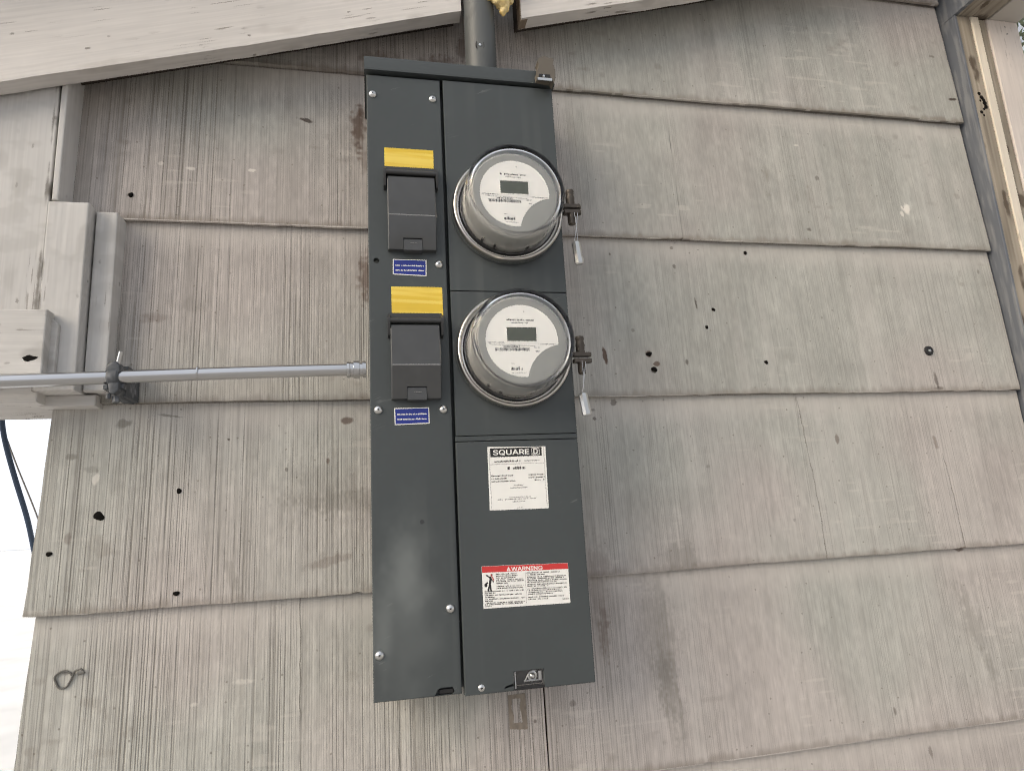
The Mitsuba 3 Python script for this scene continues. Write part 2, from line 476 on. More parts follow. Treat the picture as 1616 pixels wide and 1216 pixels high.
scene['m_ground'] = rough(proc(concrete), .9, .2)
scene['m_roof'] = rough(proc(lambda p, n, uv: mi.Color3f(.11, .10, .095) * (.6 + .8 * noise(p.x * 90, p.y * 90, p.z * 90))), .95, .1)
scene['m_bark'] = rough((.14, .11, .085), .9, .1)
scene['m_leaf'] = {'type': 'principledthin', 'base_color': proc(lambda p, n, uv: mix((.09, .115, .075), (.17, .19, .14), noise(p.x * 9, p.y * 9, p.z * 9))), 'roughness': .6, 'diff_trans': .7}

# ------------------------------------------------------------------ ground
g = trimesh.Trimesh([(-4000, -4000, 0), (4000, -4000, 0), (4000, 4000, 0), (-4000, 4000, 0)], [(0, 1, 2), (0, 2, 3)], process=False)
add('ground', g, 'm_ground', kind='structure')

# ------------------------------------------------------------------ siding wall
rng = np.random.default_rng(7)
WL, WR = -0.4545, 1.262
ROOF_Z = lambda x: 2.60 + .293 * (x + .5147) + .03
GABLE = Polygon([(-2, -1), (3, -1), (3, ROOF_Z(3)), (-2, ROOF_Z(-2))])
wall = thing('siding_wall', 'weathered off white siding wall of wide lapped cement sheets carrying the meter panel', 'wall')


def sheet(x0, x1, zb, ze, thick=.0055, left_extra=0.0, tilt=.010, name='siding_sheet'):
    """one sheet: lower edge proud of the sheet below, upper edge tucked under the one above"""
    n = max(4, int((x1 - x0) / .012))
    xs = np.linspace(x0 - left_extra, x1, n)
    jit = np.cumsum(rng.normal(0, .00022, n))
    jit = (jit - np.linspace(jit[0], jit[-1], n)) + rng.normal(0, .00025, n)
    chip = rng.random(n) < .02
    low = [(x, zb + j + (rng.uniform(.001, .0028) if c else 0)) for x, j, c in zip(xs, jit, chip)]
    m = 8
    right = [(x1 + rng.normal(0, .0003), zb + (ze - zb) * k / m) for k in range(1, m)]
    left = [(x0 - left_extra * (1 - k / m) + rng.normal(0, .0006), zb + (ze - zb) * k / m) for k in range(m - 1, 0, -1)]
    P = Polygon(low + right + [(x1, ze), (x0, ze)] + left).buffer(0).intersection(GABLE)
    if P.is_empty:
        return
    msh = trimesh.creation.extrude_polygon(P, thick, engine='earcut')
    v = msh.vertices.copy()
    s = (v[:, 1] - zb) / E_ROW
    d = -thick + v[:, 2] - tilt * s
    msh.vertices = np.stack([v[:, 0], -d, v[:, 1]], 1)
    add(name, msh, 'm_siding', wall)


ROWS = {   # row index -> joints between sheets (x), row k has its lower edge at the joint line k
    -1: [], 0: [.55], 1: [.13], 2: [at(1075, 350)[0]], 3: [.06], 4: [at(1262, 640)[0]], 5: [at(863, 1150)[0]], 6: [at(735, 1200)[0] - .30, at(1128, 1212)[0]], 7: [.3], 8: [.7], 9: [.2], 10: [.5]}
for k, js in ROWS.items():
    zb = Z_J3 + (3 - k) * E_ROW
    ze = zb + E_ROW + .03
    if zb < .02:
        zb = .02
    xs = [WL + (.003 if k > 3 else 0)] + sorted(js) + [WR - .005]
    for i, (a, b) in enumerate(zip(xs[:-1], xs[1:])):
        first = i == 0
        gap = .0014 if k == 5 else .0002
        sheet(a if first else a + gap, b - (0 if b > WR - .01 else gap), zb, ze, thick=.009 if (k == 1 and first) else .0055,
              left_extra=(.013 if k >= 4 else 0.0) if first else 0.0, tilt=.0115 if k in (1, 2) else .010)
add('sheathing', prism(Polygon(rect(WL + .012, WR + .03, .02, 3.6)).intersection(GABLE), -.12, -.022), 'm_rawend', wall, label='dark boards behind the siding joints')


def dot(px, py, r, bs='m_hole', d=-.004, name='hole_dot', h=.003):  # black domes stand for open holes, the shade inside put into their colour
    x, z = at(px, py)
    pr = [(0, h), (r * .6, h * .85), (r * .95, h * .3), (r, 0), (r, -.006), (0, -.006)]
    m = lathe(pr, x, z, 20, d)
    v = m.vertices
    a = np.arctan2(v[:, 2] - z, v[:, 0] - x)
    k = 1 + .16 * np.sin(2 * a + px) + .10 * np.sin(3 * a + py)
    m.vertices = np.stack([x + (v[:, 0] - x) * k * 1.15, v[:, 1], z + (v[:, 2] - z) * k], 1)
    add(name, m, bs, wall, 30)


for px, py, r in ((154, 814, .0062), (281, 774, .0034), (278, 936, .0033), (76, 874, .0032), (1025, 558, .0045), (1033, 582, .0045), (1210, 571, .0033), (1128, 487, .0030), (1117, 515, .0028), (1180, 396, .0030), (206, 307, .0036)):
    h = ((at(px, py)[1] - Z_J3) / E_ROW) % 1.0
    dot(px, py, r, d=-.010 * h)
x, z = at(1467, 553)
hh = -.010 * (((z - Z_J3) / E_ROW) % 1.0)
add('rubber_washer', lathe([(.003, .0032), (.0055, .0045), (.0085, .0032), (.0098, 0), (.0098, -.003), (.003, -.003), (.003, .0032)], x, z, 32, hh), 'm_black', wall, 30, label='round black rubber washer screwed to the right half of the wall')
add('washer_screw', lathe([(0, .0052), (.0015, .0050), (.0028, .0038), (.003, -.002), (0, -.002)], x, z, 20, hh), 'm_tag', wall, 30)
# glue left by a label under the panel
gx = [at(*q) for q in ((803, 1098), (829, 1094), (833, 1150), (806, 1150))]
gi = [at(*q) for q in ((810, 1104), (821, 1103), (820, 1118), (823, 1128), (824, 1139), (812, 1140), (813, 1128), (809, 1118))]
glue = Polygon(gx).buffer(.0006).difference(Polygon(gi).buffer(.001))
gm = prism(glue if glue.geom_type == 'Polygon' else max(glue.geoms, key=lambda q: q.area), -.002, .0007)
gv = gm.vertices.copy()
gv[:, 1] += .010 * (((gv[:, 2] - Z_J3) / E_ROW) % 1.0)
gm.vertices = gv
add('glue_mark', gm, 'm_glue', wall, label='brown glue outline of a lost label below the panel')
# ring of old string on the lowest visible sheet, left
cx, cz = at(97, 1073)
hh = -.010 * (((cz - Z_J3) / E_ROW) % 1.0)
ringp = [(cx + .010 * math.cos(a) * (1 + .15 * math.sin(3 * a)), -(hh + .002), cz + .011 * math.sin(a)) for a in np.linspace(0.4, 2 * math.pi + .2, 24)]
ringp += [(cx + .014, -(hh + .003), cz + .010), (cx + .022, -(hh + .004), cz + .012), (cx + .026, -(hh + .003), cz + .007), (cx + .018, -(hh + .002), cz + .005)]
add('old_string', tube(ringp, .0014, 6), rough((.15, .145, .135), .9, .1), wall, True, label='curl of grey string stuck to the lowest sheet')

# ------------------------------------------------------------------ rake boards and roof
RF, RB = .076, .048


def rake(p0, p1, height, name, label, end_cut=None):
    (x0, z0), (x1, z1) = p0, p1
    n = 60
    xs = np.linspace(x0, x1, n)
    zs = z0 + (z1 - z0) * (xs - x0) / (x1 - x0) + rng.normal(0, .0003, n) + .0012 * np.sin(xs * 9)
    low = list(zip(xs, zs))
    top = [(x1 if not end_cut else x1, low[-1][1] + height), (x0, low[0][1] + height)]
    P = Polygon(low + top).buffer(0)
    m = prism(P, RB, RF)
    key = one(name, m, 'm_rake', label, 'board')
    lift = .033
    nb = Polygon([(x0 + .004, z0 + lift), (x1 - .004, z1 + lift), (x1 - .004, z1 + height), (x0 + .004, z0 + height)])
    add('shade_strip', prism(nb, .001, RB - .0005), 'm_shade_strip', key, label='near black strip added behind the board to deepen the shade in the gap')  # added strip, its dark colour stands for shade in the gap
    return key


pA, pB = at(0, 130, RF), at(600, 38, RF)
sl = (pB[1] - pA[1]) / (pB[0] - pA[0])
xe = at(728, 20, RF)[0]
rake((pA[0] - .9, pA[1] - .9 * sl), (xe, pA[1] + sl * (xe - pA[0])), .27, 'rake_board', 'long white painted rake board sloping up from the left to the grey pipe')
qA, qB = at(823, 29.5, RF), at(1013, 0, RF)
sr = (qB[1] - qA[1]) / (qB[0] - qA[0])
rk = rake(qA, (1.75, qA[1] + sr * (1.75 - qA[0])), .27, 'rake_board', 'white painted rake board with a split end, right of the grey pipe and yellow foam')
# rough split corner on that board's cut end
ex, ez = qA
add('split_end', cat(prism([(ex - .0012, ez - .001), (ex + .012, ez + .003), (ex + .004, ez + .018), (ex - .0012, ez + .26)], RB + .002, RF - .004)), 'm_rawend', rk)
rs = []
for (a, b) in ((-1.5, 1.85),):
    P = Polygon([(a, ROOF_Z(a)), (b, ROOF_Z(b)), (b, ROOF_Z(b) + .05), (a, ROOF_Z(a) + .05)])
    rs.append(prism(P, -1.6, .13))
one('house_roof', cat(*rs), 'm_roof', 'dark sloping roof edge above the rake boards', 'roof')

# ------------------------------------------------------------------ left: header over the opening and its trim boards
def P4(pts, dep):
    return [at(px, py, dep) for px, py in pts]


xl = -1.9


def board(x0, x1, z0, z1, d0, d1, bs, name, label, cat_='board', c=.002):
    return one(name, tm(bbox(x0, x1, z0, z1, d0, d1, c)), bs, label, cat_)


Az = at(97, 318, .045)[1]
xa = -.447
xa0 = at(82, 300, .045)[0]
board(xa0, xa, Az + .002, 2.66, -.02, .045, 'm_trim', 'corner_board', 'upright white board beside the rake board, its right side in shade')
xp1 = xa0 - .0035
zp0 = at(20, 630, .042)[1]
board(xl, xp1, zp0 + .02, 2.58, -.02, .042, 'm_trim', 'header_panel', 'large smooth white panel in the upper left corner')
xb = -.4045
xb0 = xp1 + .0012
zb0 = at(100, 622, .021)[1]
board(xb0, xb, zb0, Az - .001, -.02, .021 if False else .048, 'm_trim', 'casing_board', 'wide worn white board with rounded top right corner, left of the narrow batten')
xc = -.3725
zc1 = at(165, 334, .027)[1]
zc0 = at(140, 630, .027)[1]
board(xb + .0025, xc, zc0 + .012, zc1, -.02, .027, 'm_trim', 'batten_board', 'narrow white batten ending above the pipe strap')
# block end standing proud above the conduit
dx1 = at(72, 540, .068)[0]
dz0, dz1 = at(60, 592, .068)[1], at(60, 489, .068)[1]
hdr = thing('beam_end', 'short white beam end with a dark knot hole above the conduit', 'beam')
add('front_board', bbox(xl, dx1, dz0, dz1, .05, .072, .002), 'm_trim_x', hdr)
add('back_board', bev([(xl, dz0 + .001), (-.428, dz0 + .001), (-.428, dz1 - .016), (-.442, dz1 - .003), (-.50, dz1 + .002), (xl, dz1 + .002)], .049, .056, .002), 'm_trim_x', hdr)
kx, kz = at(47, 565, .072)
kh = Polygon([(kx + .0075 * math.cos(a) * (1 + .25 * math.sin(2 * a + 1) + .15 * math.sin(5 * a)), kz + .0042 * math.sin(a) * (1 + .2 * math.cos(3 * a))) for a in np.linspace(0, 2 * math.pi, 24)[:-1]])
add('knot_hole', prism(kh, .070, .0724), 'm_hole', hdr)
lz0, lz1 = at(20, 637, .03)[1], dz0 - .003
board(xl, at(56, 620, .045)[0], lz0, lz1, -.10, .040, 'm_trim_x', 'lintel_board', 'white board with a ragged dark edge under the conduit, above the bright opening')
sx0, sx1 = at(62, 632, .016)[0], at(146, 628, .016)[0]
board(sx0, sx1 + .004, at(100, 641, .016)[1], at(100, 623, .016)[1], -.015, .016, 'm_trim_x', 'sill_strip', 'short chipped white strip under the casing board at the wall corner')

# ------------------------------------------------------------------ right: corner post and porch beam
zt = at(1520, 26, .024)[1]
post = thing('corner_post', 'corner post of worn tan and white boards at the right edge', 'post')
xr = 1.2635
add('edge_strip', bbox(xr, xr + .006, .0, zt, -.03, .0245, .001), 'm_blue_edge', post, label='blue grey strip along the left side of the post')
d = .0235
x1_, x2_, x3_, x4_ = at(1540, 75, d)[0], at(1552, 75, d)[0], at(1566, 75, d)[0], at(1604, 36, d)[0]
add('tan_board', bbox(xr + .006, x1_, .0, zt, -.03, d, .001), 'm_tan', post, label='bare tan board')
add('cream_board', bbox(x1_ + .001, x2_, .0, zt, -.03, d + .003, .001), 'm_cream', post, label='cream painted strip')
add('tan_board', bbox(x2_ + .0015, x3_, .0, zt, -.03, d - .003, .001), 'm_tan', post)
add('white_board', bbox(x3_ + .001, x4_, .0, zt, -.03, d + .001, .002), 'm_white', post, label='white painted board at the photo edge')
for px, py in ((1586, 43), (1589.5, 54)):
    bx, bz = at(px, py, d + .001)
    add('nail_hole', lathe([(0, .0008), (.0016, .0006), (.0018, -.001), (0, -.001)], bx, bz, 12, d + .001), 'm_hole', post)
for px, py, r in ((1545, 148, .005), (1549, 154, .006), (1552, 158, .005), (1554, 163, .0066), (1556, 169, .0058), (1553, 172, .0036), (1549, 177, .0045), (1553, 182, .0030), (1547, 159, .003)):
    bx, bz = at(px, py, d)
    add('knot', lathe([(0, .0012), (r * .7, .0009), (r, -.001), (0, -.001)], bx, bz, 14, d), 'm_hole', post, 30)
beam = thing('porch_beam', 'weathered beam running out from the wall over the corner post, upper right corner', 'beam')
bx0 = xr + .001
bxm, bx1 = at(1560, 33, d)[0], at(1604, 36, d)[0]
add('side_board', bbox(bx0 - .001, bx0 + .008, zt + .001, zt + .24, -.04, 1.5, .001), 'm_blue_edge', beam)
add('under_board', bbox(bx0 + .0085, bx0 + .055, zt + .001, zt + .02, -.04, 1.5, .001), 'm_soffit', beam, label='bare weathered board of the underside')
add('under_board', bbox(bx0 + .057, bxm, zt + .003, zt + .02, -.04, 1.5, .001), 'm_soffit', beam)
add('under_panel', bbox(bxm + .002, bx1, zt + .0, zt + .02, -.04, 1.5, .001), 'm_panel_grey', beam, label='smooth grey panel of the underside')
add('core', bbox(bx0 + .009, bx1 - .002, zt + .021, zt + .235, -.04, 1.49, .001), 'm_rawend', beam)

# ------------------------------------------------------------------ meter panel
enc = thing('meter_panel', 'tall dark grey steel meter panel with two meters, hung on the siding', 'meter panel')
DF = .120                                   # front of the covers
Z = lambda z: z + .2
XL, XD0, XD1, XR = -.0012, .1136, .1180, .2985
ztop, zbot = Z(2.2510), Z(1.3315)
add('body', bbox(.0008, XR - .0015, zbot + .003, ztop - .002, -.012, .094, .002), 'm_steel_plain', enc)


def cyl(x, z, r, d0, d1, n=32):
    P = [(x + r * math.cos(a), z + r * math.sin(a)) for a in np.linspace(0, 2 * math.pi, n, endpoint=False)]
    return Manifold.hull_points(np.array([(a, -d0, b) for a, b in P] + [(a, -d1, b) for a, b in P]))


def hullbox(x0, x1, z0, z1, d0, d1):
    return Manifold.hull_points(np.array([(x, -d, z) for x in (x0, x1) for z in (z0, z1) for d in (d0, d1)]))


left = bbox(XL, XD0, Z(1.3325), Z(2.2470), .1085, DF, .0022)
hx, hz = at(594, 411, DF)
left -= cyl(hx, hz, .0043, .10, .13)
s0, s1 = at(686, 1093, DF)[0], at(718, 1090, DF)[0]
sz = at(700, 1091, DF)[1]
slot = Manifold.hull_points(np.array([(x, -dd, zz) for dd in (.112, .13) for x, zz in ((s0, sz - .004), (s0 + .004, sz + .0035), (s0 + .009, sz + .0055), (s1 - .003, sz + .0055), (s1, sz - .001), (s1 - .003, sz - .004))]))
left -= slot
add('left_cover', left, 'm_steel', enc, 35)
add('knockout', bbox(s0 + .006, s1 - .001, sz - .0035, sz + .0025, .1105, .1165, .001), 'm_black', enc)
SEAM1, SEAM2a, SEAM2b = Z(1.8930), Z(1.6745), Z(1.6665)
add('meter_cover', bbox(XD1, XR, SEAM1 + .0004, Z(2.2470), .1085, DF + .0012, .0014), 'm_steel', enc, 35)
add('meter_cover', bbox(XD1, XR, SEAM2a + .0004, SEAM1 - .0004, .1085, DF + .0010, .0014), 'm_steel', enc, 35)
add('joint_strip', bbox(XD1 - .001, XR, SEAM2b + .0004, SEAM2a - .0004, .1085, DF + .0012, .0009), 'm_steel', enc, 35)
low = bbox(XD1 - .001, XR - .0005, zbot - .002, SEAM2b - .0004, .1085, DF + .003, .0022)
w0, w1 = at(810, 1060, DF)[0], at(858, 1056, DF)[0]
wz = at(834, 1055.5, DF)[1]
low -= hullbox(w0, w1, zbot - .01, wz, .10, .14)
m0x, m0z = at(795, 1083, DF)
m1x, m1z = at(811, 1078, DF)
low -= Manifold.hull_points(np.array([(x, -dd, zz) for dd in (.113, .13) for x, zz in ((m0x, m0z - .0022), (m0x + .002, m0z + .001), (m1x + .001, m1z + .0018), (m1x + .001, m1z - .0022))]))
add('lower_cover', low, 'm_steel', enc, 35)
# hood
hood = bbox(-.0045, .3030, Z(2.2535), Z(2.2765), -.012, .1250, .0022)
add('rain_hood', hood, 'm_steel_plain', enc, 35)
add('hood_lip', bbox(-.0042, .3027, Z(2.2515), Z(2.2535), .112, .1264, .0008), 'm_steel_plain', enc, 35)


def screw(px, py, r=.0062):
    x, z = at(px, py, DF + .003)
    k = add('screw', lathe([(0, .0046), (r * .35, .0044), (r * .7, .0034), (r * .93, .0018), (r, .0006), (r, -.002), (0, -.002)], x, z, 28, DF), 'm_chrome', enc, 40)
    a = random.Random(int(px)).uniform(0, 1.5)
    arms = []
    for t in (0, math.pi / 2):
        b = bbox(-.0017, .0017, -.00045, .00045, .0030, .0048, .0001)
        b = b.rotate((0, math.degrees(a + t), 0)).translate((x, -DF, z))
        arms.append(b)
    add('recess', cat(*arms), 'm_hole', k)


for px, py in ((588, 147), (683, 155), (693, 416), (597, 646), (700, 645), (711, 960), (599, 1034)):
    screw(px, py)
screw(760, 1085, .0058)

# viewing window with lug at the bottom
wx0, wx1 = w0 + .0004, w1 - .0004
add('window_backing', hullbox(w0 + .0006, w1 - .0006, zbot + .002, wz - .0005, .1076, .1088), 'm_black', enc)
for q in (bbox(w0 + .001, w0 + .0028, zbot + .0005, wz - .001, .1088, .1225, .0003), bbox(w1 - .0062, w1 - .0012, zbot + .006, wz - .004, .1088, .113, .0006), bbox(w0 + .016, w1 - .0064, zbot + .0058, zbot + .0074, .1088, .1115, .0003)):
    add('window_bracket', q, 'm_zinc', enc)
lx, lz = (w0 + w1) / 2 + .007, (zbot + wz) / 2 + .001
add('window_screw', lathe([(0, .005), (.002, .0048), (.0038, .0035), (.0044, .001), (.0066, .0006), (.007, -.001), (0, -.001)], lx, lz, 24, .1090), 'm_chrome', enc, 30)
add('window_lug', tube(spline([(lx - .012, -.1105, lz - .007), (lx - .008, -.111, lz - .001), (lx - .002, -.1112, lz + .006), (lx + .006, -.111, lz + .006)], 16), .0011, 8), 'm_zinc', enc, True)
add('window_pane', quads([(w0 + .003, w1 - .0008, zbot + .001, wz - .001)], .1195), 'm_window', enc)
add('window_sill', bbox(w0 + .001, w1, zbot - .0018, zbot + .0012, .1085, .1215, .0004), 'm_black', enc)


# breaker flaps
def flap(bounds, zr, zh0, hx0, hx1, idx):
    x0, x1, z0, z1 = bounds
    prof = [(z0, DF - .001), (z0, DF + .0105), (zr - .0012, DF + .0222), (zr - .0004, DF + .0227), (zr + .0006, DF + .0226), (zr + .0016, DF + .0221), (z1 - .006, DF + .0165), (z1 - .002, DF + .0150), (z1, DF + .011), (z1, DF - .001)]
    pts = []
    for x, ins in ((x0, .0012), (x0 + .0012, 0), (x1 - .0012, 0), (x1, .0012)):
        pts += [(x, -(dd - (ins if dd > DF + .005 else 0)), zz) for zz, dd in prof]
    f = Manifold.hull_points(np.array(pts))
    tx0, tx1 = (x0 + x1) / 2 - .0135, (x0 + x1) / 2 + .0145
    f -= hullbox(tx0, tx1, z0 - .01, z0 + .0165, DF + .0095, DF + .05)
    key = add('breaker_flap', f, 'm_flap', enc, 25)
    tab = Manifold.hull_points(np.array([(x, -dd, zz) for x in (tx0 + .0007, tx1 - .0007) for zz, dd in ((z0 - .0025, DF + .0015), (z0 - .0025, DF + .0135), (z0 + .0005, DF + .0142), (z0 + .0156, DF + .0125), (z0 + .0156, DF + .0015))]))
    tk = add('latch', cat(tab, bbox(tx0 + .0005, tx1 - .0005, z0 - .0028, z0 - .0008, DF + .002, DF + .0148, .0006)), 'm_flap', key, 25)
    rg = np.random.default_rng(30 + idx)
    mm = (tx0 + tx1) / 2
    add('latch_print', quads(dashes(mm - .004, mm + .006, z0 + .0085, .0014, rg), DF + .0144), 'm_ink_soft', key, kind='stuff')
    add('ridge_highlight', tube([(x0 + .0015, -(DF + .0221), zr), (x1 - .0015, -(DF + .0221), zr)], .0011, 10), 'm_ridge_highlight', key, True)  # pale bead paints the bright line where the ridge catches light
    # hinge bracket with two ears
    hz1 = zh0
    br = [bbox(hx0, hx1, hz1 - .013, hz1, DF - .001, DF + .0075, .001)]
    br.append(tm(tube([(hx0 - .001, -(DF + .0155), z1 + .0045), (hx1 + .001, -(DF + .0155), z1 + .0045)], .0036, 14)))
    for e in (hx0 - .0012, hx1 - .0022):
        br.append(Manifold.hull_points(np.array([(x, -dd, zz) for x in (e, e + .0034) for zz, dd in ((hz1 - .004, DF), (z1 - .018, DF), (z1 - .016, DF + .012), (z1 + .001, DF + .0195), (z1 + .008, DF + .0195), (hz1 - .002, DF + .007))])))
    add('hinge', cat(*br), 'm_dark_plastic', key, 30)


flap((.0275, .0985, Z(1.9525), Z(2.0690)), Z(2.0015), Z(2.0875), .0235, .1025, 1)
flap((.0285, .0985, Z(1.7285), Z(1.8370)), Z(1.7745), Z(1.8555), .0260, .1030, 2)


# stickers
def sticker(name, poly, bs, d, label=None, th=.0004):
    return add(name, prism(Polygon(poly), d - .0003, d + th), bs, enc, label=label)


FL = DF + .0002
sticker('yellow_label', P4(((606, 233), (683.5, 238), (684.5, 270.5), (607, 266)), DF), 'm_yellow', FL, 'blank yellow label above the upper breaker flap')
sticker('yellow_label', P4(((617, 452), (697.5, 453.5), (699.5, 498), (618.5, 496)), DF), 'm_yellow', FL, 'blank yellow label above the lower breaker flap')
rg = np.random.default_rng(11)
for (q, lab) in ((((620, 409), (673, 410.5), (673, 436), (620, 433)), 'small blue label below the upper breaker flap'), (((622, 644), (677, 642.5), (678, 668), (623, 670.5)), 'small blue label below the lower breaker flap')):
    a = np.array(P4(q, DF))
    key = sticker('blue_label', a, 'm_print_white', FL, lab)
    c = a.mean(0)
    inner = Polygon(a).buffer(-.0012, join_style=2)
    add('blue_field', prism(inner, FL + .0003, FL + .0007), 'm_blue', key)
    x0, x1 = a[:, 0].min() + .004, a[:, 0].max() - .004
    h0, h1 = a[:, 1].min(), a[:, 1].max()
    add('print', quads(dashes(x0, x1, h0 + (h1 - h0) * .62, .0022, rg) + dashes(x0, x1, h0 + (h1 - h0) * .33, .0022, rg), FL + .0009), 'm_print_white', key, kind='stuff')


def text(s, x, z, h, d, w=None, bold=False, slope=0.0):
    m = meshkit.text_mesh(s, h, .0002, bold=bold)
    b = m.bounds
    k = w / (b[1][0] - b[0][0]) if w else 1.0
    v = m.vertices.copy()
    v[:, 0] = (v[:, 0] - b[0][0]) * k
    v[:, 1] = v[:, 1] + slope * v[:, 0]
    m.vertices = v
    return face_out(m, x, z, d)


LF = DF + .003                       # lower cover stands proud
# maker's plate
qp = P4(((769, 705), (860.5, 704), (866, 801.5), (773, 805)), LF)
np_key = sticker('name_plate', qp, 'm_paper', LF, 'white maker plate with black SQUARE D heading')
a = np.array(qp)
X0, X1, Z0_, Z1_ = a[:, 0].min(), a[:, 0].max(), a[:, 1].min(), a[:, 1].max()
W = X1 - X0
fx = lambda u: X0 + u * W
fz = lambda v: Z1_ - v * (Z1_ - Z0_)
D0 = LF + .0004
add('logo_field', prism(rect(fx(.05), fx(.93), fz(.165), fz(.025)), D0 - .0002, D0 + .0002), 'm_ink', np_key)
lh = .0072
D1 = D0 + .0003
add('logo_text', text('SQUARE', fx(.095), fz(.133), lh, D1, W * .62, True), 'm_print_white', np_key)
bx_, bz_ = fx(.755), fz(.150)
bw, bh = W * .135, fz(.040) - fz(.150)
t_ = .0007
add('logo_frame', quads([(bx_, bx_ + bw, bz_, bz_ + t_), (bx_, bx_ + bw, bz_ + bh - t_, bz_ + bh), (bx_, bx_ + t_, bz_ + t_, bz_ + bh - t_), (bx_ + bw - t_, bx_ + bw, bz_ + t_, bz_ + bh - t_)], D1 + .0001), 'm_print_white', np_key)
add('logo_text', text('D', bx_ + bw * .22, fz(.133), lh, D1, bw * .58, True), 'm_print_white', np_key)
pr, ps = [], []
pr += dashes(fx(.09), fx(.56), fz(.235), .0026, rg)
ps += dashes(fx(.62), fx(.88), fz(.235), .002, rg)
ps += [(fx(.03), fx(.97), fz(.283), fz(.277)), (fx(.03), fx(.036), fz(.97), fz(.03)), (fx(.962), fx(.968), fz(.97), fz(.03))]
pr += dashes(fx(.33), fx(.63), fz(.345), .0042, rg, density=.95)
for i, (u1, v1) in enumerate(((.42, .70), (.31, .70), (.45, .80))):
    v = .46 + i * .043
    pr += dashes(fx(.05), fx(u1), fz(v), .0021, rg)
    pr += dashes(fx(v1 - .02), fx(.95), fz(v), .0021, rg)
for v, u0, u1, h in ((.615, .42, .58, .0018), (.655, .36, .65, .0018), (.80, .33, .70, .0016), (.83, .14, .80, .0016), (.868, .39, .60, .0018), (.965, .45, .55, .0014)):
    ps += dashes(fx(u0), fx(u1), fz(v), h, rg)
add('print', quads(pr, D0 + .0002), 'm_ink', np_key, kind='stuff')
add('print', quads(ps, D0 + .0002), 'm_ink_soft', np_key, kind='stuff')
# warning label
qw = P4(((760, 893), (896, 887.5), (900, 950.5), (763, 960)), LF)
wk = sticker('warning_label', qw, 'm_paper', LF, 'red and white WARNING label with shock pictogram')
a = np.array(qw)
ux, uz = (a[1] - a[0]), (a[3] - a[0])
def wp(u, v):
    return tuple(a[0] + ux * u + uz * v)
add('red_header', prism([wp(.002, .155), wp(.998, .145), wp(.998, .004), wp(.002, .004)], D0 - .0002, D0 + .0002), 'm_red', wk)
wh = .0050
tx, tz = wp(.335, .135)
wtext = text('WARNING', tx, tz, wh, D1, .0445, True, slope=ux[1] / ux[0])
add('header_text', wtext, 'm_print_white', wk)
tri = [wp(.280, .138), wp(.328, .138), wp(.304, .03)]
tin = Polygon(tri).difference(Polygon(tri).buffer(-.0011, join_style=2))
add('alert_triangle', cat(prism(tin, D1, D1 + .0002), quads([(wp(.304, .1)[0] - .0003, wp(.304, .1)[0] + .0003, wp(.304, .105)[1], wp(.304, .07)[1])], D1 + .0002)), 'm_print_white', wk)
pw = []
def wline(u0, u1, v, h=.0017):
    x0, z0 = wp(u0, v)
    x1, _ = wp(u1, v)
    return dashes(x0, x1, z0, h, rg, slope_w, .9)
slope_w = ux[1] / ux[0]
for i, (v, e) in enumerate(((.20, .40), (.245, .40), (.29, .38), (.335, .47), (.375, .47), (.42, .29), (.49, .47), (.535, .46))):
    pw += wline(.155, e, v)
for v, e in ((.60, .47), (.645, .14), (.69, .44), (.735, .13), (.78, .475), (.825, .11), (.87, .47), (.905, .46), (.945, .11)):
    pw += wline(.02, e, v)
for v, e in ((.20, .90), (.245, .72), (.30, .97), (.34, .94), (.385, .97), (.425, .86), (.48, .97), (.52, .75), (.58, .97), (.62, .90), (.665, .92), (.71, .80), (.78, .93), (.83, .74)):
    pw += wline(.51, e, v)
pw += wline(.90, .98, .86)
add('print', quads(pw, D0 + .0003), 'm_ink', wk, kind='stuff')
c0, c1 = wp(.49, .19), wp(.492, .95)
add('column_line', quads([(c0[0], c0[0] + .0004, c1[1], c0[1])], D0 + .0003), 'm_ink_soft', wk)


def limb(p, q, w):
    p, q = np.array(wp(*p)), np.array(wp(*q))
    return shapely.LineString([p, q]).buffer(w / 2, cap_style=1)


man = shapely.union_all([limb((.095, .27), (.085, .42), .0030), limb((.085, .42), (.060, .60), .0022), limb((.085, .42), (.095, .60), .0022), limb((.095, .29), (.050, .22), .0018), limb((.095, .29), (.125, .38), .0016), limb((.03, .44), (.055, .40), .0022), Point(wp(.040, .46)).buffer(.0020), Point(wp(.108, .215)).buffer(.0014)])
man = [man] if man.geom_type == 'Polygon' else list(man.geoms)
add('shock_figure', cat(*[prism(q, D0, D0 + .0003) for q in man]), 'm_ink', wk)
add('shock_arrow', prism(limb((.10, .20), (.130, .34), .0011), D0 + .0003, D0 + .0005), 'm_red', wk)
add('print', quads(wline(.02, .12, .63 - .03, .0012), D0 + .0003), 'm_ink_soft', wk, kind='stuff')


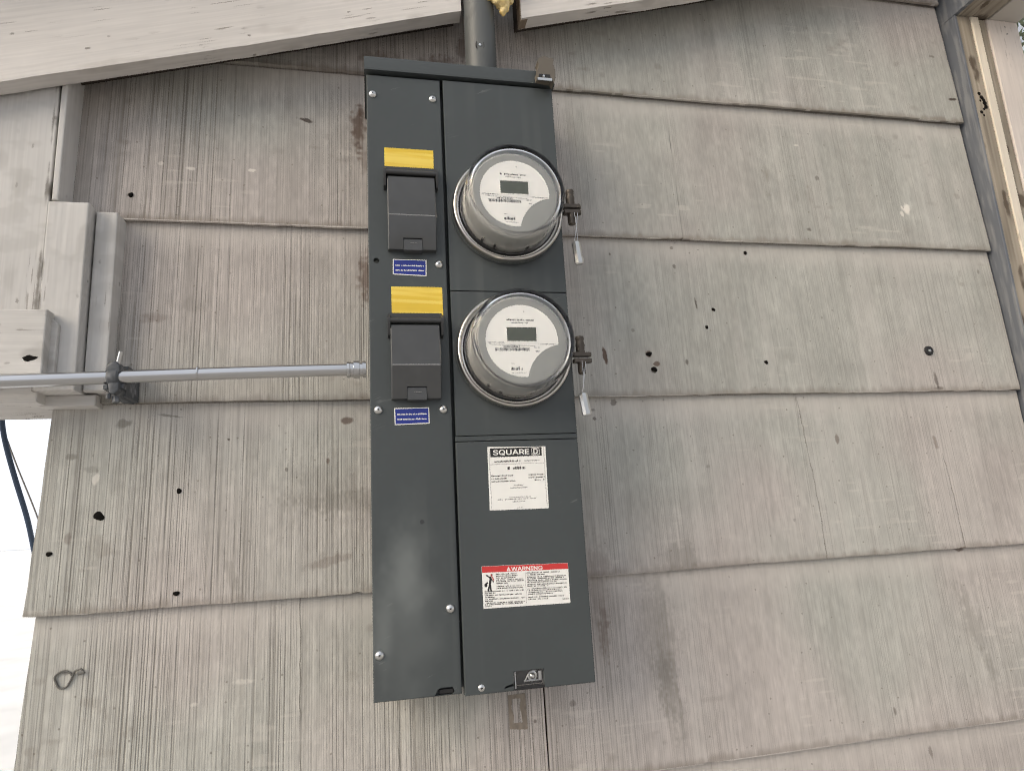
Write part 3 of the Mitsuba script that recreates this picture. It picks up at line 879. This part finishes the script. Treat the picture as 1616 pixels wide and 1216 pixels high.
# ------------------------------------------------------------------ meters
def meter(cx, cz, label, seed):
    k = thing('electric_meter', label, 'electric meter', 'round meters on the grey panel')
    b = DF + .001
    add('collar', lathe([(.0790, -.006), (.0865, -.001), (.0868, .004), (.0850, .0062), (.079, .0062), (.079, -.006)], cx, cz, 96, b), 'm_steel_plain', k, 30)
    ringp = [(.0805, .004)] + [(.0832 + .0036 * math.cos(t), .0115 + .0075 * math.sin(t)) for t in np.linspace(-math.pi / 2, math.pi, 18)] + [(.0790, .0115), (.0775, .0120), (.0775, .0040), (.0805, .004)]
    add('sealing_ring', lathe(ringp, cx, cz, 128, b), 'm_ring', k, 40, label='polished steel ring round the meter')
    add('meter_base', lathe([(0, .000), (.0772, .000), (.0772, .0115), (.0755, .0125), (.0700, .0125), (.0690, .006), (0, .006)], cx, cz, 96, b), 'm_black', k, 30)
    # inner barrel and dial plate
    add('inner_barrel', lathe([(0, .005), (.0690, .005), (.0680, .012), (.0665, .054), (.0655, .0585), (.0637, .060), (0, .060)], cx, cz, 96, b), 'm_meter_barrel', k, 30)
    fd = .0612
    dial = Point(cx, cz).buffer(.0625, 64)
    dk = add('dial_plate', prism(dial, b + .0602, b + fd), 'm_meter_grey', k)
    card = Point(cx, cz).buffer(.0522, 64).difference(Point(cx + .0615, cz - .0610).buffer(.0560, 64))
    add('dial_card', prism(card, b + fd, b + fd + .0004), 'm_meter_white', k, label='off white dial card with a grey curved corner')
    f0 = b + fd + .0004
    add('display_frame', prism(Polygon(rect(cx - .0232, cx + .0222, cz - .0030, cz + .0208)).difference(Polygon(rect(cx - .0216, cx + .0206, cz - .0012, cz + .0190))), f0, f0 + .0010), 'm_meter_white', k)
    add('display', prism(rect(cx - .0216, cx + .0206, cz - .0012, cz + .0190), f0, f0 + .0004), 'm_lcd', k, label='dark green blank display')
    r = np.random.default_rng(seed)
    pr, ps = [], []
    pr += dashes(cx - .021, cx + .018, cz + .0305, .0026, r, -.02)
    ps += dashes(cx - .0145, cx + .0105, cz + .0262, .0022, r, -.02)
    ps += dashes(cx - .0490, cx - .0255, cz - .0020, .0012, r, -.02) + dashes(cx - .0470, cx + .018, cz - .0052, .0014, r, -.04) + dashes(cx + .0245, cx + .0455, cz - .0055, .0011, r)
    ps += [(cx - .0495, cx - .0245, cz - .0034, cz - .0030), (cx + .0235, cx + .049, cz - .0048, cz - .0044)]
    pr += dashes(cx - .0275, cx - .0040, cz - .0085, .0026, r)
    x = cx - .0395
    while x < cx + .0095:                               # bar code strip
        w = r.choice([.0006, .0010, .0016])
        pr.append((x, min(x + w, cx + .0095), cz - .0150, cz - .0105))
        x += w + r.choice([.0004, .0005, .0008])
    ps += dashes(cx + .0165, cx + .0245, cz - .0100, .0020, r) + dashes(cx + .0185, cx + .0245, cz - .0152, .0026, r)
    ps += dashes(cx - .0175, cx - .0130, cz - .0330, .0014, r)
    pr += dashes(cx - .0180, cx - .0020, cz - .0400, .0050, r, density=1.0)
    ps += dashes(cx - .0175, cx + .0030, cz - .0460, .0013, r)
    add('print', quads(pr, f0 + .0003), 'm_ink', k, kind='stuff')
    add('print', quads(ps, f0 + .0003), 'm_ink_soft', k, kind='stuff')
    add('pinhole', lathe([(0, .0006), (.0007, .0005), (.0007, 0), (0, 0)], cx + .0045, cz + .0425, 10, f0), 'm_hole', k)
    # clear cover: one closed shell
    outer = [(.0762, .0128), (.0760, .0150), (.0752, .0160), (.0745, .030), (.0738, .0640)]
    outer += [(.0692 + .0046 * math.cos(t), .0700 + .0046 * math.sin(t)) for t in np.linspace(0.05, math.pi * .80, 10)]
    outer += [(.0635, .0722), (.0610, .0718), (0, .0716)]
    inner = [(0, .0694), (.0625, .0694), (.0665, .0690), (.0693, .0672), (.0708, .0630), (.0718, .030), (.0726, .0128)]
    prof = np.array(outer + inner + [outer[0]])
    add('clear_cover', lathe(prof, cx, cz, 128, b), 'm_glass', k, 35)
    # clips inside the rim
    for a_ in (-2.25, -1.95, -1.2):
        c_, s_ = math.cos(a_), math.sin(a_)
        bb = trimesh.creation.box((.0022, .0035, .013))
        bb.apply_transform(trimesh.transformations.rotation_matrix(a_, (0, 0, 1)))
        bb.apply_translation((.0688 * c_, .0688 * s_, .0175))
        add('cover_clip', face_out(bb, cx, cz, b), 'm_dark_plastic', k)
    return k


M1 = (.2105, Z(2.0225))
M2 = (.2085, Z(1.7985))
meter(*M1, 'upper of the two round electric meters under a clear cover', 5)
meter(*M2, 'lower of the two round electric meters under a clear cover', 9)


# ------------------------------------------------------------------ ring locks and seals
def zlathe(profile, x, z, dep, sections=20):
    """profile of (radius, height); turned round an upright axis"""
    m = trimesh.creation.revolve(np.array(profile), sections=sections)
    if m.volume < 0:
        m.invert()
    m.apply_translation((x, -dep, z))
    return m


def lock(px, py, label, tag_pts, label2, seed):
    """px, py: the pixel between the two tabs"""
    dp = DF + .012
    x, z = at(px, py, dp)
    k = thing('ring_lock', label, 'lock', 'barrel locks on the meter rings')
    add('upper_barrel', zlathe([(0, .034), (.0060, .0335), (.0068, .031), (.0064, .0275), (.0058, .026), (.0064, .0235), (.0072, .020), (.0066, .017), (.0066, .006), (0, .006)], x - .0012, z, dp), 'm_lock', k, 35)
    for s in (0, 1):
        zz = z + .0052 - s * .0095
        tab = Manifold.hull_points(np.array([(x + xx, -(dp + dd), zz + hh) for hh in (-.0028, .0028) for xx, dd in ((-.013, .006), (-.013, -.006), (.011, -.0055), (.0145, -.002), (.0145, .0035), (.011, .007))]))
        add('ring_tab', tab, 'm_lock', k, 20)
    add('lower_barrel', zlathe([(0, -.007), (.0062, -.007), (.0060, -.020), (.0056, -.0235), (.0035, -.025), (0, -.025)], x - .001, z, dp), 'm_lock', k, 35)
    # wire and crimped tag
    k2 = thing('seal_tag', label2, 'seal tag', 'metal seal tags hanging from the ring locks')
    (tx0, ty0), (tx1, ty1) = tag_pts
    A, B = np.array(at(tx0, ty0, dp + .004)), np.array(at(tx1, ty1, dp + .006))
    u = (B - A) / np.linalg.norm(B - A)
    L = np.linalg.norm(B - A)
    per = np.array([-u[1], u[0]])
    for s, dx in ((-1, -.0022), (1, .0034)):
        top = np.array([x + (.002 if s < 0 else .0075) - (.004 if seed == 2 else 0), z - .006])
        end = A - per * (.0028 * s * (1 if seed == 1 else .5))
        add('wire', tube(spline([(top[0], -(dp + .006), top[1]), (*((top + end) / 2 + [0, 0])[:1], -(dp + .009), ((top + end) / 2)[1]), (end[0], -(dp + .006), end[1] - .002)], 14), .0006, 8), 'm_zinc', k2, True)
    w, hh = .0064, .0050
    body = []
    for f, sc in ((0, .82), (.06, 1.0), (.94, 1.0), (1.0, .85)):
        c = A + u * L * f
        for (pp, qq) in ((-1, -.35), (-1, .35), (-.45, 1), (.45, 1), (1, .35), (1, -.35), (.45, -1), (-.45, -1)):
            q = c + per * pp * w * sc
            body.append((q[0], -(dp + .006 + qq * hh * sc), q[1]))
    add('tag_body', Manifold.hull_points(np.array(body)), 'm_tag', k2, 15)
    c0 = A + u * L * .72
    cap = []
    for f in (0, .24):
        c = c0 + u * L * f
        for (pp, qq) in ((-1.08, -.4), (-1.08, .4), (-.5, 1.12), (.5, 1.12), (1.08, .4), (1.08, -.4), (.5, -1.1), (-.5, -1.1)):
            q = c + per * pp * w
            cap.append((q[0], -(dp + .006 + qq * hh), q[1]))
    add('tag_cap', Manifold.hull_points(np.array(cap)), 'm_tag', k2, 15)


lock(902, 332, 'brown barrel lock on the right of the upper meter ring', ((908, 383), (915, 417)), 'silver seal tag on a two strand wire beside the upper meter', 1)
lock(918, 565, 'brown barrel lock on the right of the lower meter ring', ((919, 621), (927, 655)), 'silver seal tag hanging beside the lower meter', 2)

# ------------------------------------------------------------------ clip on the hood
hc = thing('hood_clip', 'brown clip with a bright screw plate on the top right corner of the panel hood', 'clip')
cx, cz = at(859, 112, .135)
def pz(pts, dep=.135):
    return [at(q[0], q[1], dep) for q in pts]
add('clip_body', prism(Polygon(pz(((847, 127), (845.5, 119), (848, 113), (848, 107), (846, 103), (847.5, 99), (852, 97), (856, 95.5), (861, 96.5), (863, 98.5), (870.5, 98.5), (871, 101.5), (869.5, 102.5), (870.5, 108), (873.5, 119), (873.5, 130), (872, 137), (868, 131)))).buffer(.0003), .128, .145), 'm_clip', hc, 25)
add('screw_plate', prism(pz(((848.5, 122.5), (871, 124.5), (871, 128.5), (848.5, 126.5)), .146), .1455, .147), 'm_tag', hc)
add('clip_window', prism(pz(((851, 116.5), (868, 117.5), (869, 123.5), (850, 122.5)), .146), .1449, .1456), 'm_black', hc)
sx, sz_ = at(857.8, 121, .146)
add('clip_screw', lathe([(0, .003), (.0018, .0026), (.0024, 0), (0, 0)], sx, sz_, 14, .1456), 'm_tag', hc, 30)

# ------------------------------------------------------------------ mast pipe and foam
mp = thing('mast_pipe', 'grey plastic mast pipe rising from the panel top between the rake boards', 'pipe')
xq, zq = at(759.5, 106, .069)
xq2, _ = at(756, 30, .069)
pts = [(xq, -.069, Z(2.2765) - .002), (xq, -.069, Z(2.33)), (xq2, -.069, Z(2.40)), (xq2 - .002, -.069, Z(2.50)), (xq2 - .002, -.069, Z(3.0))]
add('pipe', tube(spline(pts, 40), .0268, 40), 'm_pvc', mp, 40)
ux_, uz_ = at(757.5, 71, .096)
add('pipe_screw', lathe([(0, .0030), (.0022, .0024), (.003, 0), (0, 0)], ux_, uz_, 14, .0945), 'm_chrome', mp, 30)
mark = [tube(spline([(ux_ + s * .0055 * c, -.0952, uz_ + h_) for c, h_ in ((1, -.006), (1.25, 0), (1.0, .006))], 8), .0007, 6) for s in (-1, 1)]
for q in mark:
    add('pipe_scratch', q, 'm_hole', mp)
pipe_out = []
fk = []
frng = np.random.default_rng(4)
blobs = [(787, -6, .085, .016), (792, 4, .088, .013), (797, 12, .086, .009), (793.5, 18, .086, .0065), (784, 0, .092, .010), (778, -3, .090, .009), (772, -4, .094, .006), (800, -2, .080, .012), (794, 22, .085, .004), (805, -20, .08, .02), (785, -25, .08, .02)]
for px, py, dd, r in blobs:
    x, z = at(px, py, dd)
    fk.append(Manifold.sphere(r, 24).translate((x, -dd, z)))
fm = Manifold.batch_boolean(fk, __import__('manifold3d').OpType.Add)
fm = tm(fm.refine_to_length(.0022))
fm = trimesh.Trimesh(fm.vertices, fm.faces, process=True)
fm = trimesh.smoothing.filter_taubin(fm, iterations=14)
nn = meshkit.fbm(fm.vertices * 90, 3, 3) - .5
fm.vertices = fm.vertices + fm.vertex_normals * (nn * .007)[:, None]
one('expanding_foam', fm, 'm_foam', 'lump of yellow expanding foam squeezed out beside the grey pipe', 'foam', True)

# ------------------------------------------------------------------ conduit and strap
cd = thing('metal_conduit', 'thin galvanised conduit running level from the left edge into the panel', 'conduit')
c3 = [(*at(576, 582.5, .062), .062), (*at(420, 586.5, .063), .063), (*at(180, 595, .070), .070), (*at(90, 598.5, .080), .080), (*at(0, 601.5, .086), .086)]
c3 = [(x, -d_, z) for x, z, d_ in c3]
e_ = np.array(c3[-1]) - np.array(c3[-2])
c3.append(tuple(np.array(c3[-1]) + e_ * 6))
sp = spline(c3, 80)
add('tube', tube(sp, .0091, 28), 'm_zinc', cd, 40)
ax = np.array(c3[1]) - np.array(c3[0])
ax /= np.linalg.norm(ax)
def along_c(s):
    return np.array(c3[0]) + ax * s
ss = [(-.0015, .0125), (.0035, .0125), (.0037, .0105), (.0075, .0104), (.0080, .0132), (.0165, .0132), (.0172, .0112), (.0215, .0112), (.0222, .0125), (.0262, .0122), (.0268, .0095)]
add('connector', tube([along_c(s) for s, _ in ss], [r for _, r in ss], 28), 'm_zinc', cd, 25, label='threaded connector where the conduit enters the panel')
jx, jz = at(313, 588, .064)
add('joint_mark', tube([(jx - .0008, -.0655, jz), (jx + .0008, -.0655, jz)], .0094, 28), 'm_zinc', cd)
st = thing('conduit_strap', 'dark grey cast strap with a bolt clamping the conduit to the siding', 'strap')
x, z = at(180, 596, .072)
i0 = int(np.argmin(abs(sp[:, 0] - x)))
yc, zc_ = sp[i0][1], sp[i0][2]
add('saddle', cat(
    tube([(x - .0075, yc, zc_), (x - .005, yc, zc_), (x + .005, yc, zc_), (x + .0075, yc, zc_)], [.0116, .0128, .0128, .0116], 28),
    bev([(x - .0095, zc_ + .004), (x + .0095, zc_ + .004), (x + .0088, zc_ + .015), (x + .003, zc_ + .021), (x - .003, zc_ + .020), (x - .009, zc_ + .013)], .03, .080, .003),
    bev([(x - .0075, zc_ - .004), (x + .0085, zc_ - .004), (x + .0085, zc_ - .020), (x + .003, zc_ - .026), (x - .004, zc_ - .024)], .0, .078, .003),
    bbox(x - .010, x + .010, zc_ - .024, zc_ + .020, .0, .052, .002)), 'm_strap', st, 25)
bt = np.array([x + .002, -.068, zc_ + .017])
add('bolt', tube([bt, bt + np.array([.0045, -.004, .019])], .0032, 12), 'm_zinc', st, 30)
nt = np.array([x + .003, -.070, zc_ - .028])
add('nut', tube([nt, nt + np.array([.001, -.001, -.008])], .0046, 6), 'm_strap', st)
add('nut', tube([nt + np.array([-.008, -.004, .004]), nt + np.array([-.008, -.004, -.003])], .003, 6), 'm_strap', st)
add('wing', bbox(x - .012, x - .006, zc_ - .018, zc_ - .012, .06, .076, .001), 'm_strap', st)
add('wing', bbox(x + .006, x + .012, zc_ - .016, zc_ - .009, .055, .07, .001), 'm_strap', st)

# ------------------------------------------------------------------ beyond the opening
def far(px, py, dep):
    x, z = at(px, py, dep)
    return (x, -dep, z)


one('hanging_cable', tube(spline([far(-2, 560, -.35), far(2, 640, -.35), far(5, 680, -.35), far(14, 720, -.35), far(30, 775, -.36), far(44, 822, -.38), far(50, 850, -.40), far(60, 900, -.42), far(75, 1000, -.44)], 50), .0046, 12), 'm_cable', 'dark blue cable hanging in the bright opening at the left edge', 'cable', True)
one('thin_wire', tube(spline([far(10, 690, -.6), far(18, 712, -.6), far(32, 748, -.6), far(50, 792, -.6), far(64, 830, -.6)], 30), .0018, 8), 'm_wire', 'thin pale wire beside the blue cable in the opening', 'wire', True)

tr = thing('garden_tree', 'leafy tree seen past the upper right corner of the post', 'tree')
trng = np.random.default_rng(12)
TX, TY = 5.4, 1.1
tp = [(TX, TY, 0), (TX + .05, TY, 1.5), (TX - .1, TY + .1, 3.0), (TX + .1, TY, 4.6)]
limbs = [tube(spline(tp, 20), np.linspace(.17, .06, 20), 10)]
for i in range(9):
    a_, z0 = trng.uniform(0, 6.28), trng.uniform(2, 4.2)
    p = np.array([TX, TY, z0])
    q = p + [math.cos(a_) * trng.uniform(.8, 1.6), math.sin(a_) * trng.uniform(.8, 1.6), trng.uniform(.6, 1.4)]
    limbs.append(tube(spline([p, (p + q) / 2 + [0, 0, -.1], q], 8), np.linspace(.06, .015, 8), 6))
add('trunk', cat(*limbs), 'm_bark', tr, 40)
N = 30000
cl = trng.normal(0, 1, (60, 3))
cl = cl / np.linalg.norm(cl, axis=1, keepdims=True) * trng.uniform(.4, 1.0, (60, 1)) * [1.7, 1.7, 1.6] + [TX, TY, 4.5]
cen = cl[trng.integers(0, 60, N)] + trng.normal(0, .28, (N, 3))
u_ = trng.normal(0, 1, (N, 3)); u_ /= np.linalg.norm(u_, axis=1, keepdims=True)
v_ = np.cross(u_, trng.normal(0, 1, (N, 3))); v_ /= np.linalg.norm(v_, axis=1, keepdims=True)
s_ = trng.uniform(.03, .055, (N, 1))
V = np.stack([cen - u_ * s_, cen + v_ * s_ * .5, cen + u_ * s_, cen - v_ * s_ * .5], 1).reshape(-1, 3)
b_ = np.arange(N)[:, None] * 4
F = np.vstack([b_ + [0, 1, 2], b_ + [0, 2, 3]])
add('crown', trimesh.Trimesh(V, F, process=False), 'm_leaf', tr)
